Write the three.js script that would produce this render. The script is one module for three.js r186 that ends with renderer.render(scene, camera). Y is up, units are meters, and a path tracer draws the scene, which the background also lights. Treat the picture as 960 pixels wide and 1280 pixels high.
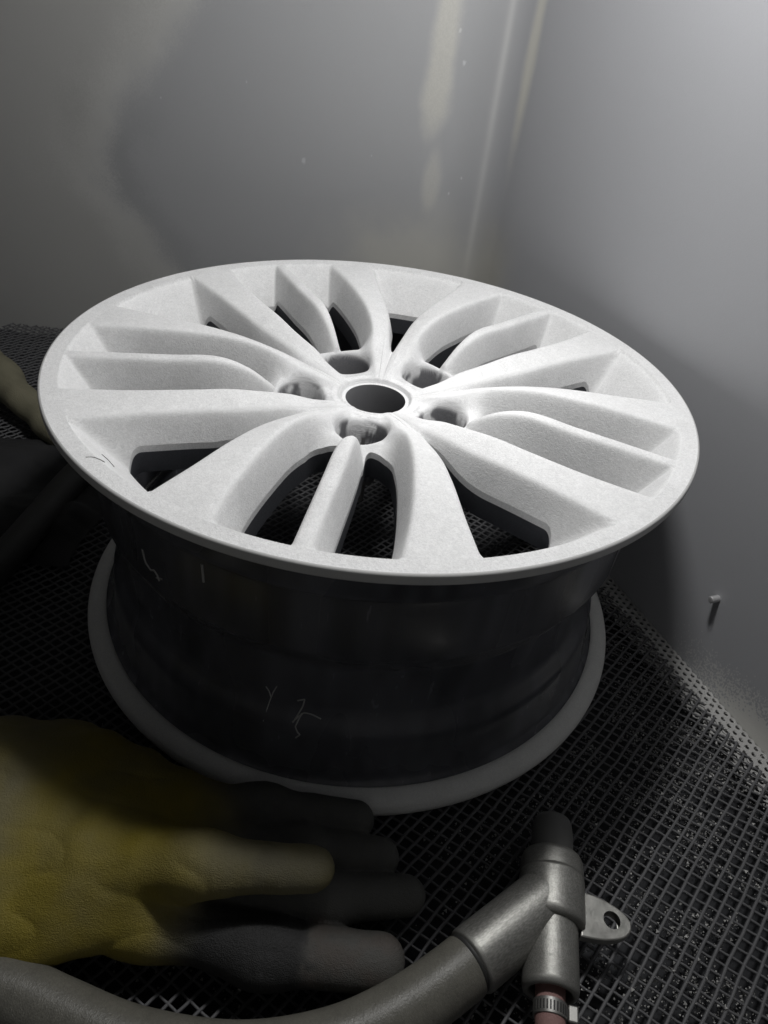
import * as THREE from 'three';
import { mergeGeometries, mergeVertices } from 'three/addons/utils/BufferGeometryUtils.js';
import { RoundedBoxGeometry } from 'three/addons/geometries/RoundedBoxGeometry.js';

// ------------------------------------------------------------------ camera, light, exposure
const scene = new THREE.Scene();
scene.background = new THREE.Color(0x000000);
const camera = new THREE.PerspectiveCamera(72.79, 0.75, 0.01, 20);
camera.rotation.order = 'YXZ';
camera.position.set(0, 0.4723, 0.5063);
camera.rotation.set(-0.64579, -0.0380, 0.13511);
camera.updateMatrixWorld();
camera.focus = 0.52;
camera.userData.fStop = 22;
scene.add(camera);

const renderer = new THREE.WebGLRenderer({ antialias: true });
renderer.toneMapping = THREE.LinearToneMapping;
renderer.toneMappingExposure = 1;
renderer.shadowMap.enabled = true;

const LAMP = new THREE.Vector3(0.07, 0.83, 0.02);
const lamp = new THREE.SpotLight(new THREE.Color().setRGB(1, 0.997, 0.992), 1.43, 0, 1.5, 0.25, 2);
lamp.position.set(LAMP.x, LAMP.y - 0.014, LAMP.z);
lamp.target.position.set(0.08, 0, 0.03);
lamp.castShadow = true;
lamp.shadow.radius = 3.4;
lamp.shadow.mapSize.set(2048, 2048);
scene.add(lamp, lamp.target);

// ------------------------------------------------------------------ helpers
let seed = 7;
const rnd = () => { seed = (seed * 1664525 + 1013904223) >>> 0; return seed / 4294967296; };
const clamp = (x, a, b) => Math.min(b, Math.max(a, x));
const lerp = (a, b, t) => a + (b - a) * t;
const sstep = (a, b, x) => { const t = clamp((x - a) / (b - a), 0, 1); return t * t * (3 - 2 * t); };
function hash3(x, y, z) { let h = Math.imul(x | 0, 374761393) ^ Math.imul(y | 0, 668265263) ^ Math.imul(z | 0, 2147483647 - 61); h = Math.imul(h ^ (h >>> 13), 1274126177); h ^= h >>> 16; return (h >>> 0) / 4294967296; }
function vnoise(x, y, z = 0) {
  const xi = Math.floor(x), yi = Math.floor(y), zi = Math.floor(z), f = (t) => t * t * (3 - 2 * t);
  const u = f(x - xi), v = f(y - yi), w = f(z - zi), h = (a, b, c) => hash3(xi + a, yi + b, zi + c);
  return lerp(lerp(lerp(h(0, 0, 0), h(1, 0, 0), u), lerp(h(0, 1, 0), h(1, 1, 0), u), v), lerp(lerp(h(0, 0, 1), h(1, 0, 1), u), lerp(h(0, 1, 1), h(1, 1, 1), u), v), w);
}
function fbm(x, y, z = 0, n = 4) { let s = 0, a = 0.5, t = 0; for (let i = 0; i < n; i++) { s += a * vnoise(x, y, z); t += a; a *= 0.5; x = x * 2.03 + 17.1; y = y * 2.03 + 5.3; z = z * 2.03 + 9.7; } return s / t; }
const used = {};
function numbered(name) { used[name] = (used[name] ?? -1) + 1; return used[name] ? `${name}_${String(used[name]).padStart(3, '0')}` : name; }
function shade(m) { m.castShadow = true; m.receiveShadow = true; return m; }
function mesh(name, geometry, material, parent) {
  const m = shade(new THREE.Mesh(geometry, material));
  m.name = parent ? name : numbered(name);
  (parent ?? scene).add(m);
  return m;
}
function tag(o, label, category, extra = {}) { Object.assign(o.userData, { label, category }, extra); return o; }
function thing(name, label, category, pos = [0, 0, 0]) { const g = new THREE.Group(); g.name = numbered(name); g.position.set(...pos); scene.add(g); return tag(g, label, category); }
function struct(o) { o.userData.kind = 'structure'; return o; }
const V = (x, y, z) => new THREE.Vector3(x, y, z);
function buildGeo(pos, idx, nor, uv) {
  const g = new THREE.BufferGeometry();
  g.setAttribute('position', new THREE.Float32BufferAttribute(pos, 3));
  if (uv) g.setAttribute('uv', new THREE.Float32BufferAttribute(uv, 2));
  g.setIndex(idx);
  if (nor) g.setAttribute('normal', new THREE.Float32BufferAttribute(nor, 3)); else g.computeVertexNormals();
  return g;
}
function noiseTex(size, fn, srgb) {
  const d = new Uint8Array(size * size * 4);
  for (let j = 0; j < size; j++) for (let i = 0; i < size; i++) {
    const c = fn(i / size, j / size, i, j), o = (j * size + i) * 4;
    d[o] = clamp(c[0] * 255, 0, 255); d[o + 1] = clamp(c[1] * 255, 0, 255); d[o + 2] = clamp(c[2] * 255, 0, 255); d[o + 3] = 255;
  }
  const t = new THREE.DataTexture(d, size, size);
  t.wrapS = t.wrapT = THREE.RepeatWrapping; t.magFilter = THREE.LinearFilter; t.minFilter = THREE.LinearMipmapLinearFilter; t.generateMipmaps = true;
  if (srgb) t.colorSpace = THREE.SRGBColorSpace;
  t.needsUpdate = true;
  return t;
}
function rep(t, x, y = x) { const c = t.clone(); c.repeat.set(x, y); c.needsUpdate = true; return c; }
// tiling grain: 256 px
function tileNoise(n, px, s) { // periodic value noise on the unit square with n cells
  return (u, v) => { const x = u * n, y = v * n, xi = Math.floor(x), yi = Math.floor(y), f = (t) => t * t * (3 - 2 * t), a = f(x - xi), b = f(y - yi), h = (i, j) => hash3((i + n) % n, (j + n) % n, s); return lerp(lerp(h(xi, yi), h(xi + 1, yi), a), lerp(h(xi, yi + 1), h(xi + 1, yi + 1), a), b); };
}
const tn = [tileNoise(8, 0, 3), tileNoise(24, 0, 5), tileNoise(64, 0, 9), tileNoise(128, 0, 12)];
const grainBump = noiseTex(256, (u, v) => { const h = 0.35 * tn[2](u, v) + 0.45 * tn[3](u, v) + 0.2 * tn[1](u, v); return [h, h, h]; });
const blastColor = noiseTex(512, (u, v, i, j) => { const h = 0.915 + 0.014 * (tn[0](u, v) - 0.5) + 0.012 * (tn[1](u, v) - 0.5) + 0.055 * (tn[3](u, v) - 0.5) + 0.03 * (tn[2](u, v) - 0.5) + 0.10 * (hash3(i, j, 2) - 0.5); return [h, h, h]; }, true);
const castColor = noiseTex(256, (u, v, i, j) => { const h = 0.60 + 0.04 * (tn[0](u, v) - 0.5) + 0.04 * (tn[2](u, v) - 0.5) + 0.16 * (hash3(i, j, 4) - 0.5); return [h, h * 0.995, h * 0.97]; }, true);

// ------------------------------------------------------------------ materials
const scuffRough = noiseTex(512, (u, v) => { const h = 0.13 + 0.28 * Math.pow(tn[0](u, v), 2) + 0.08 * tn[1](u, v); return [h, h, h]; });
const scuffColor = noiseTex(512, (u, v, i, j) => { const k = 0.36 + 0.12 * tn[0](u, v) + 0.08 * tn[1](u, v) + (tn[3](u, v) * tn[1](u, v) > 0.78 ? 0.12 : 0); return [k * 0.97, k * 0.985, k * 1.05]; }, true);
const M = {
  blasted: new THREE.MeshStandardMaterial({ map: rep(blastColor, 9), bumpMap: rep(grainBump, 22), vertexColors: true, bumpScale: 0.00022, roughness: 0.78, metalness: 0.0 }),
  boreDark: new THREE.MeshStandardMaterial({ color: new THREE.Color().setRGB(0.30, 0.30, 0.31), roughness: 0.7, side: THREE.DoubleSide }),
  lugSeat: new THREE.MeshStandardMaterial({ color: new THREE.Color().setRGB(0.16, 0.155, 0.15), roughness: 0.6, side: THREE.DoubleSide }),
  rimEdge: new THREE.MeshStandardMaterial({ color: new THREE.Color().setRGB(0.55, 0.55, 0.54), roughness: 0.7 }),
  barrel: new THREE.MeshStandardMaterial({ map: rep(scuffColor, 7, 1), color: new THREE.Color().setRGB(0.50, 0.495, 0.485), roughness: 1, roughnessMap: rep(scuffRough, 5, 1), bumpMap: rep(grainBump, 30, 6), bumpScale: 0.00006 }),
  flange: new THREE.MeshStandardMaterial({ map: rep(blastColor, 24, 1), color: new THREE.Color().setRGB(0.88, 0.88, 0.85), roughness: 0.8, bumpMap: rep(grainBump, 60, 2), bumpScale: 0.0002 }),
  dark: new THREE.MeshStandardMaterial({ color: new THREE.Color().setRGB(0.02, 0.021, 0.024), roughness: 0.8 }),
  chalk: new THREE.MeshStandardMaterial({ color: new THREE.Color().setRGB(0.42, 0.42, 0.41), roughness: 0.95 }),
  matRubber: new THREE.MeshStandardMaterial({ color: new THREE.Color().setRGB(0.100, 0.100, 0.104), roughness: 0.6 }),
  plate: new THREE.MeshStandardMaterial({ color: new THREE.Color().setRGB(0.40, 0.396, 0.385), roughness: 0.65, metalness: 0.1 }),
  cast: new THREE.MeshStandardMaterial({ map: castColor, color: new THREE.Color().setRGB(0.88, 0.88, 0.865), bumpMap: rep(grainBump, 8), bumpScale: 0.00008, roughness: 0.38, metalness: 0.6 }),
  hose: new THREE.MeshStandardMaterial({ map: rep(castColor, 10, 1.4), color: new THREE.Color().setRGB(0.40, 0.39, 0.35), roughness: 0.42, bumpMap: rep(grainBump, 12, 2), bumpScale: 0.0002 }),
  ceramic: new THREE.MeshStandardMaterial({ color: new THREE.Color().setRGB(0.13, 0.13, 0.125), roughness: 0.7 }),
  blackRubber: new THREE.MeshStandardMaterial({ color: new THREE.Color().setRGB(0.028, 0.028, 0.027), roughness: 0.6 }),
  redHose: new THREE.MeshStandardMaterial({ color: new THREE.Color().setRGB(0.30, 0.17, 0.155), roughness: 0.6, bumpMap: rep(grainBump, 4), bumpScale: 0.0003 }),
  steel: new THREE.MeshStandardMaterial({ color: new THREE.Color().setRGB(0.30, 0.295, 0.28), roughness: 0.5, metalness: 0.9 }),
  glove: new THREE.MeshStandardMaterial({ vertexColors: true, roughness: 0.68, bumpMap: rep(grainBump, 7), bumpScale: 0.0006 }),
  pin: new THREE.MeshStandardMaterial({ color: new THREE.Color().setRGB(0.55, 0.55, 0.55), roughness: 0.5, metalness: 0.5 }),
};

// ------------------------------------------------------------------ the cabinet walls and floor
const CORNER = V(0.110, 0, -0.4410), BEND = 0.055;
const rdir = V(0.248, 0, 0.596).normalize(), bdir = V(-0.995, 0, -0.0998).normalize();
function wallCanvas(w, h, paint) {
  const c = document.createElement('canvas'); c.width = w; c.height = h;
  const g = c.getContext('2d'), im = g.createImageData(w, h);
  for (let j = 0; j < h; j++) for (let i = 0; i < w; i++) { const col = paint(i, j), o = (j * w + i) * 4; for (let k = 0; k < 3; k++) im.data[o + k] = clamp(col[k], 0, 1) * 255; im.data[o + 3] = 255; }
  g.putImageData(im, 0, 0);
  const t = new THREE.CanvasTexture(c); t.colorSpace = THREE.SRGBColorSpace; t.wrapS = t.wrapT = THREE.ClampToEdgeWrapping;
  return t;
}
const toS = (l) => (l <= 0.0031308 ? 12.92 * l : 1.055 * Math.pow(l, 1 / 2.4) - 0.055);
// a soft patch of dust: distance in an ellipse, ragged by noise; s runs along the wall from the corner, y up (metres)
const blob = (s, y, cs, cy, rs, ry, soft, rag, sd) => { const n = fbm(s * 22 + sd, y * 22, sd, 4) - 0.5, d = Math.hypot((s - cs) / rs, (y - cy) / ry) + n * rag; return 1 - sstep(1 - soft, 1 + soft, d); };
const BW = 1.0, BH = 1.0, RW = 0.95;
const speck = (i, j, k) => hash3(i, j, k);
const EDGE = (y) => { const Y = [-1, 0.10, 0.123, 0.173, 0.209, 0.256, 0.299, 0.337, 0.382, 0.425, 0.5, 2], E = [0.39, 0.40, 0.426, 0.462, 0.503, 0.512, 0.475, 0.45, 0.42, 0.38, 0.33, 0.3]; let i = 0; while (y > Y[i + 1]) i++; return lerp(E[i], E[i + 1], (y - Y[i]) / (Y[i + 1] - Y[i])); };
const SPECKS = [[0.236, 0.283, 0.0026], [0.052, 0.41, 0.002], [0.033, 0.29, 0.0012], [0.047, 0.27, 0.0012], [0.062, 0.44, 0.0016], [0.31, 0.36, 0.001], [0.15, 0.30, 0.0008], [0.42, 0.33, 0.001]];
function backPaint(s, y, i, j) {
  const fine = speck(i >> 1, j >> 1, 5), grain = speck(i, j, 6) - 0.5;
  let a = 0.445 + 0.03 * (fbm(s * 5, y * 5, 1) - 0.5), warm = 0.0;
  // pale dust to the left of the cleaned area, its right edge ragged and speckled
  const edge = EDGE(y) + 0.05 * (fbm(s * 26, y * 26, 4) - 0.5) + 0.022 * (fine - 0.5);
  const left = sstep(-0.034, 0.034, s - edge), haze = left * (1 - 0.75 * sstep(0.01, 0.11, s - edge + 0.06 * (fbm(s * 9, y * 9, 12) - 0.5)));
  a += 0.105 * haze * (0.6 + 0.8 * fbm(s * 14, y * 14, 14)) * (0.88 + 0.24 * fine) + 0.01 * left; warm += left * 0.6;
  const smoke = Math.exp(-Math.pow((s - edge + 0.022) / 0.03, 2)) * (1 - sstep(0.26, 0.36, y)); a -= 0.055 * smoke * (0.6 + 0.8 * fbm(s * 18, y * 18, 9));
  a -= 0.05 * blob(s, y, 0.52, 0.30, 0.03, 0.05, 0.8, 0.8, 61) * left;
  // low dust drift near the floor beside the corner, dust in and near the corner
  const low = blob(s, y, 0.06, 0.155, 0.12, 0.075, 0.6, 0.8, 11); a += 0.11 * low; warm += low;
  const st1 = Math.max(blob(s, y, 0.078, 0.43, 0.017, 0.085, 0.4, 1.0, 21), 0.7 * blob(s, y, 0.071, 0.285, 0.010, 0.035, 0.6, 0.9, 23)); a += 0.15 * st1 * (0.85 + 0.3 * fine); warm += st1;
  
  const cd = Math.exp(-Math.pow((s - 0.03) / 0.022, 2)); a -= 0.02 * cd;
  for (const [ps, py, pr] of SPECKS) { const d = Math.hypot(s - ps, (y - py) * 0.7); if (d < pr * 2) a += 0.16 * (1 - sstep(pr * 0.5, pr * 1.4, d * (0.8 + 0.5 * vnoise(s * 600, y * 600)))); }
  a *= 1 + 0.03 * grain;
  const w = clamp(warm, 0, 1);
  return [a * (0.99 + 0.035 * w), a * (1 + 0.01 * w), a * (1.02 - 0.08 * w)];
}
function rightPaint(s, y, i, j) {
  const fine = speck(i >> 1, j >> 1, 15), grain = speck(i, j, 16) - 0.5;
  let a = 0.45 + 0.04 * (fbm(s * 4, y * 4, 31) - 0.5), warm = 0;
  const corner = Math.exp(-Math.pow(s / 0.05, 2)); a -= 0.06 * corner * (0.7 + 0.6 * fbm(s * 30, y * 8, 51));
  
  const st = blob(s, y, 0.044, 0.45, 0.010, 0.10, 0.6, 0.9, 37) * (0.5 + fbm(s * 90, y * 7, 3)); a += 0.14 * st; warm += st;
  const low = blob(s, y, 0.03, 0.16, 0.06, 0.085, 0.6, 0.5, 39); a += 0.08 * low; warm += low;
  // gritty drift along the foot of the wall, towards the front
  const foot = (1 - sstep(0.004, 0.046, y + 0.03 * (fbm(s * 25, y * 25, 41) - 0.5))) * sstep(0.50, 0.64, s);
  const g = foot > 0 ? (speck(i >> 1, j >> 1, 77) < 1.25 * foot ? 0.4 + 0.6 * foot : 0) : 0; a += 0.24 * g - 0.07 * Math.min(1, foot * 2) * (1 - foot) * (speck(i >> 1, j >> 1, 78) < 0.45 ? 1 : 0); warm += 0.8 * g;
  a *= 1 + 0.03 * grain;
  const w = clamp(warm, 0, 1);
  return [a * (0.985 + 0.045 * w), a * (0.995 + 0.015 * w), a * (1.035 - 0.11 * w)];
}
// back wall for q < 0, right wall for q > 0, the two paints blending round the bend
const paintAt = (q, y, i, j) => {
  const m = sstep(-0.045, 0.045, q), p = m < 1 ? backPaint(-q, y, i, j) : [0, 0, 0], o = m > 0 ? rightPaint(q, y, i, j) : [0, 0, 0];
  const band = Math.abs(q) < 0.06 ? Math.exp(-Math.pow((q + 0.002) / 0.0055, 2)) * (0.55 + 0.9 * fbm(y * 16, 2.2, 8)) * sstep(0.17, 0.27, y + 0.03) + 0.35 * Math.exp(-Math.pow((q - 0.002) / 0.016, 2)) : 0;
  return [0, 1, 2].map((k) => toS(lerp(p[k], o[k], m) + band * [0.11, 0.108, 0.098][k]));
};
const yAt = (j, h) => (1 - (j + 0.5) / h) * BH - 0.05;
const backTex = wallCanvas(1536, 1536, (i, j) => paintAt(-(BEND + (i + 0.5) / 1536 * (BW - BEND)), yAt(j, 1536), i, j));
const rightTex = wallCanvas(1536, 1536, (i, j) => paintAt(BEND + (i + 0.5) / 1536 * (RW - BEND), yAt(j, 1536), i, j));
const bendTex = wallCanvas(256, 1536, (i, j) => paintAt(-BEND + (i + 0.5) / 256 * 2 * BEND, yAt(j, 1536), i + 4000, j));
function wallBox(name, dir, len, tex, outward) {
  const t = 0.012, n = outward.clone().normalize(), a = CORNER.clone().addScaledVector(dir, BEND); len -= BEND;
  const pos = [], idx = [], uv = [];
  const p = (s, y, k) => [a.x + dir.x * s + n.x * k, y, a.z + dir.z * s + n.z * k];
  const quad = (q, u) => { const b = pos.length / 3; q.forEach((x) => pos.push(...x)); uv.push(...u); idx.push(b, b + 1, b + 2, b, b + 2, b + 3); };
  const y0 = -0.05, y1 = 0.95;
  quad([p(0, y0, 0), p(len, y0, 0), p(len, y1, 0), p(0, y1, 0)], [0, 0, 1, 0, 1, 1, 0, 1]);
  const z = [0, 0, 0, 0, 0, 0, 0, 0];
  quad([p(0, y0, t), p(0, y1, t), p(len, y1, t), p(len, y0, t)], z);
  quad([p(0, y1, 0), p(len, y1, 0), p(len, y1, t), p(0, y1, t)], z);
  quad([p(0, y0, 0), p(0, y1, 0), p(0, y1, t), p(0, y0, t)], z);
  quad([p(len, y0, 0), p(len, y0, t), p(len, y1, t), p(len, y1, 0)], z);
  const m = mesh(name, buildGeo(pos, idx, null, uv), new THREE.MeshStandardMaterial({ map: tex, roughness: 0.5, bumpMap: rep(grainBump, 40), bumpScale: 0.00008 }));
  m.material.side = THREE.DoubleSide;
  return struct(m);
}
const bn = V(bdir.z, 0, -bdir.x); if (bn.z > 0) bn.negate();
const rn = V(rdir.z, 0, -rdir.x); if (rn.x < 0) rn.negate();
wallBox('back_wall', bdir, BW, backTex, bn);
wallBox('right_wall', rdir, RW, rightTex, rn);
{
  const grey = new THREE.MeshStandardMaterial({ color: new THREE.Color().setRGB(0.15, 0.15, 0.155), roughness: 0.6 });
  const l = new THREE.BoxGeometry(0.012, 1.0, 1.3); l.translate(-0.90, 0.45, 0.1);
  struct(mesh('left_wall', l, grey));
  const f = new THREE.BoxGeometry(1.6, 1.0, 0.012); f.translate(-0.1, 0.45, 0.74);
  const pale = grey.clone(); pale.color.setRGB(0.3, 0.3, 0.3);
  struct(mesh('front_bounce_wall', f, pale));  // unseen wall behind the camera, added to bounce light onto the barrel
  const c = new THREE.BoxGeometry(1.6, 0.012, 1.35); c.translate(-0.1, 0.96, 0.12);
  struct(mesh('ceiling', c, grey));
}
// the sheet is bent round the corner
{
  const pos = [], nor = [], uv = [], idx = [], p0 = CORNER.clone().addScaledVector(bdir, BEND), p2 = CORNER.clone().addScaledVector(rdir, BEND), N = 24;
  for (let i = 0; i <= N; i++) {
    const t = i / N, x = (1 - t) * (1 - t) * p0.x + 2 * t * (1 - t) * CORNER.x + t * t * p2.x, z = (1 - t) * (1 - t) * p0.z + 2 * t * (1 - t) * CORNER.z + t * t * p2.z;
    const n = bn.clone().lerp(rn, t).normalize().negate();
    for (const [y, v] of [[-0.05, 0], [0.95, 1]]) { pos.push(x, y, z); nor.push(n.x, 0, n.z); uv.push(t, v); }
    if (i) { const a = i * 2 - 2; idx.push(a, a + 2, a + 3, a, a + 3, a + 1); }
    const o = V(x, 0, z).addScaledVector(n, -0.012);
  }
  const base = pos.length / 3;
  for (let i = 0; i < base; i++) { pos.push(pos[i * 3] - nor[i * 3] * 0.012, pos[i * 3 + 1], pos[i * 3 + 2] - nor[i * 3 + 2] * 0.012); nor.push(-nor[i * 3], 0, -nor[i * 3 + 2]); uv.push(0, 0); }
  for (let i = 1; i <= N; i++) { const a = base + i * 2 - 2; idx.push(a, a + 3, a + 2, a, a + 1, a + 3); }
  struct(mesh('wall_corner', buildGeo(pos, idx, nor, uv), new THREE.MeshStandardMaterial({ map: bendTex, roughness: 0.5, bumpMap: rep(grainBump, 4, 40), bumpScale: 0.00008, side: THREE.DoubleSide })));
}
{
  const g = new THREE.PlaneGeometry(2.2, 2.0); g.rotateX(-Math.PI / 2); g.translate(0.1, -0.022, 0.1);
  struct(mesh('floor', g, M.dark));
}

// ------------------------------------------------------------------ perforated steel plate on the floor, its edge bare along the right wall
const wallAt = (z) => CORNER.x + (z - CORNER.z) * rdir.x / rdir.z;
const matRight = (z) => wallAt(z) - 0.019;
{
  const pos = [], idx = [], nor = [], p = 0.0073, rh = 0.0022, th = 0.0015;
  const dx = rdir, dn = V(-rdir.z, 0, rdir.x);          // along the wall, away from the wall
  
  const hexR = p / Math.sqrt(3);
  for (let row = 0; row < 8; row++) for (let k = -12; k < 150; k++) {
    const s = (k + (row % 2) * 0.5) * p, d = 0.0035 + row * p * Math.sqrt(3) / 2;
    const cx = CORNER.x + dx.x * s + dn.x * d, cz = CORNER.z + dx.z * s + dn.z * d;
    if (d > 0.034 || cx < -0.56 || cz > 0.43 || cz < -0.50 || s < -0.1) continue;
    const b = pos.length / 3, Y = -0.0028 - 0.004 * sstep(0.018, 0.034, d);
    for (let e = 0; e < 12; e++) {
      const a = (e / 12) * Math.PI * 2, rr = hexR * Math.cos(Math.PI / 6) / Math.cos(((a + Math.PI / 6) % (Math.PI / 3)) - Math.PI / 6);
      const oa = a + Math.PI / 6 * 0, ro = rr;
      // hexagon with flats facing its neighbours along the wall direction
      const ox = Math.cos(oa) * ro, oz = Math.sin(oa) * ro, hx = Math.cos(oa) * rh, hz = Math.sin(oa) * rh;
      const w = (x, z, y) => { pos.push(cx + dx.x * x + dn.x * z, y, cz + dx.z * x + dn.z * z); };
      w(ox, oz, Y); nor.push(0, 1, 0); w(hx, hz, Y); nor.push(0, 1, 0); w(hx, hz, Y - th); nor.push(0, 1, 0);
    }
    for (let e = 0; e < 12; e++) { const i0 = b + e * 3, i1 = b + ((e + 1) % 12) * 3; idx.push(i0, i0 + 1, i1 + 1, i0, i1 + 1, i1, i0 + 1, i0 + 2, i1 + 2, i0 + 1, i1 + 2, i1 + 1); }
  }
  // winding: make faces point up
  const g = buildGeo(pos, idx, nor);
  M.plate.side = THREE.DoubleSide;
  tag(mesh('perforated_strip', g, M.plate), 'perforated steel strip with round holes lying along the foot of the right wall', 'steel strip');
}

// ------------------------------------------------------------------ rubber mesh mat
{
  const pitch = 0.0082;
  const group = thing('mesh_mat', 'black open rubber mesh mat of square cells lying under the wheel', 'mat');
  const inside = (x, z) => x > -0.575 - 0.1 * (z + 0.5) * 0 && x < matRight(z) + 0.004 * (vnoise(z * 60, 3) - 0.5) && z > -0.495 + 0.1 * (0.1 - x) * 0 && z < 0.425 && z > CORNER.z - 0.02 + (CORNER.x - x) * -0.1 + 0.012;
  function strands(fam, hw, hh, y0, sd) {
    const pos = [], idx = [], nor = [];
    const N = 130, step = 0.0045;
    for (let k = -N; k <= N; k++) {
      let run = null;
      const flush = () => {
        if (run && run.length > 1) {
          const base = pos.length / 3, n = run.length;
          for (let i = 0; i < n; i++) {
            const p = run[i], q = run[Math.min(i + 1, n - 1)], o = run[Math.max(i - 1, 0)];
            let tx = q[0] - o[0], tz = q[2] - o[2]; const L = Math.hypot(tx, tz) || 1; tx /= L; tz /= L;
            const sx = -tz, sz = tx;
            const ring = [[-1, 0], [-0.6, 1], [0.6, 1], [1, 0], [0, -1]];
            for (const [a, b] of ring) { pos.push(p[0] + sx * a * hw, p[1] + b * hh, p[2] + sz * a * hw); const l = Math.hypot(a, b); nor.push(sx * a / l, b / l, sz * a / l); }
            if (i) for (let e = 0; e < 5; e++) { const f = (e + 1) % 5, A = base + (i - 1) * 5, B = base + i * 5; idx.push(A + e, B + f, B + e, A + e, A + f, B + f); }
          }
        }
        run = null;
      };
      for (let i = -230; i <= 230; i++) {
        const s = i * step, t = k * pitch + 0.0016 * (vnoise(s * 40 + sd, k * 0.7) - 0.5) + 0.006 * (fbm(s * 6, k * pitch * 6, sd, 2) - 0.5);
        const [u, v] = fam ? [t, s] : [s, t];
        const bend = 0.10 * (v - 0.1) * (v - 0.1) * (u > 0 ? 1 : 0.5);
        const x = u * 0.636 + v * 0.866 + 0.02, z = -u * 0.772 + v * 0.5 + bend * 0.3;
        if (x < -0.6 || x > 0.42 || z < -0.52 || z > 0.44 || !inside(x, z)) { flush(); continue; }
        const y = y0 + 0.0022 * (fbm(x * 9, z * 9, 5, 2) - 0.5) + 0.0006 * Math.sin(s / pitch * Math.PI + (k % 2) * Math.PI);
        (run ??= []).push([x, y, z]);
      }
      flush();
    }
    return buildGeo(pos, idx, nor);
  }
  const a = mesh('mesh_strands', strands(0, 0.00112, 0.0010, -0.0012, 3), M.matRubber, group); a.userData.kind = 'stuff';
  const b = mesh('mesh_strands', strands(1, 0.00086, 0.0009, -0.0015, 8), M.matRubber, group); b.userData.kind = 'stuff';
}

// ------------------------------------------------------------------ alloy wheel
const DEG = Math.PI / 180;
function curve(xs, ys) { // monotone-ish cubic through the knots
  const n = xs.length, m = [];
  for (let i = 0; i < n; i++) m[i] = i === 0 ? (ys[1] - ys[0]) / (xs[1] - xs[0]) : i === n - 1 ? (ys[i] - ys[i - 1]) / (xs[i] - xs[i - 1]) : 0.5 * ((ys[i + 1] - ys[i]) / (xs[i + 1] - xs[i]) + (ys[i] - ys[i - 1]) / (xs[i] - xs[i - 1]));
  return (x) => {
    if (x <= xs[0]) return ys[0] + m[0] * (x - xs[0]);
    if (x >= xs[n - 1]) return ys[n - 1];
    let i = 0; while (x > xs[i + 1]) i++;
    const h = xs[i + 1] - xs[i], t = (x - xs[i]) / h, t2 = t * t, t3 = t2 * t;
    return (2 * t3 - 3 * t2 + 1) * ys[i] + (t3 - 2 * t2 + t) * h * m[i] + (-2 * t3 + 3 * t2) * ys[i + 1] + (t3 - t2) * h * m[i + 1];
  };
}
const K = [0.03, 0.045, 0.065, 0.09, 0.12, 0.15, 0.19, 0.235];
const latIn = curve(K, [0.0125, 0.0175, 0.0238, 0.0340, 0.0418, 0.0470, 0.0512, 0.0515]);
const yIn = curve(K, [0.2080, 0.2130, 0.2190, 0.2280, 0.2342, 0.2353, 0.2356, 0.2357]);
const phOut = curve(K, [37, 36.8, 35.2, 32.6, 31.0, 28.4, 25.7, 24.0]);
const yOut = curve(K, [0.2076, 0.2124, 0.2160, 0.2222, 0.2268, 0.2308, 0.2334, 0.2357]);
const yRib = curve([0.078, 0.09, 0.10, 0.12, 0.16, 0.235], [0.212, 0.2205, 0.2275, 0.2352, 0.2357, 0.2356]);
const drop = (e, k, w) => k * (e + Math.sqrt(e * e + w * w)) * 0.5;
const smax = (a, b, k) => { const h = Math.max(k - Math.abs(a - b), 0) / k; return Math.max(a, b) + h * h * k * 0.25; };
const YL = 0.2357, RB = 0.0245, RO = 0.2432;
function height(r, ph) {
  const a = Math.abs(ph), ar = a * DEG, u = r * Math.sin(ar), v = r * Math.cos(ar);
  const fi = Math.asin(clamp(latIn(r) / r, 0, 0.95)) / DEG, fo = phOut(r);
  const t = clamp((a - fi) / Math.max(fo - fi, 4), -0.3, 1.3);
  const slope = lerp(1.1, 4.6, sstep(0.072, 0.105, r));
  let blade = lerp(yIn(r), yOut(r), t * t * (3 - 2 * clamp(t, 0, 1)) * 0.5 + t * 0.5);
  blade -= drop(r * (fi - a) * DEG * 0.97, slope, 0.0017) + drop(r * (a - fo) * DEG, 3.6, 0.0017);
  const rib = yRib(Math.max(r, 0.078)) - drop(u - lerp(0.0030, 0.0058, sstep(0.08, 0.14, r)), 4.6, 0.0015) - (r < 0.082 ? (0.082 - r) * 1.6 : 0);
  const wW = sstep(14, 26, a);
  const lip = YL - drop(0.2308 - r, lerp(1.7, 1.38, wW), lerp(0.0022, 0.0055, wW));
  const hub = lerp(0.2070, 0.2132, clamp((r - 0.03) / 0.045, 0, 1)) - drop(r - 0.0785, 0.9, 0.004);
  let y = smax(smax(blade, hub, lerp(0.003, 0.012, sstep(0.076, 0.086, r))), rib, 0.0035);
  y = r > 0.2325 ? YL : smax(Math.min(y, lerp(YL, 1, sstep(0.23, 0.20, r))), lip, 0.0003 + lerp(0.006, 0.010, wW) * sstep(0, 0.006, YL - Math.max(y, lip)));
  // lug bowl
  if (r > 0.03 && r < 0.09 && a < 30) {
    const e1 = 0.0192 - Math.hypot(v - 0.0592, u * 0.97), e2 = v - 0.0428;
    const h = Math.max(0.006 - Math.abs(e1 - e2), 0) / 0.006, e = Math.min(e1, e2) - h * h * 0.006 * 0.25;
    y = Math.max(y - drop(e, 7.5, 0.0016), Math.min(y, 0.166));
  }
  // centre bore: a raised bead and a step down to the seat
  if (r < 0.036) y += 0.0007 * Math.exp(-Math.pow((r - 0.0300) / 0.0010, 2)) - 0.0028 * (1 - sstep(0.0272, 0.0288, r));
  return y;
}
const smin0 = (a, b, k) => -smax(-a, -b, k);
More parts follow.
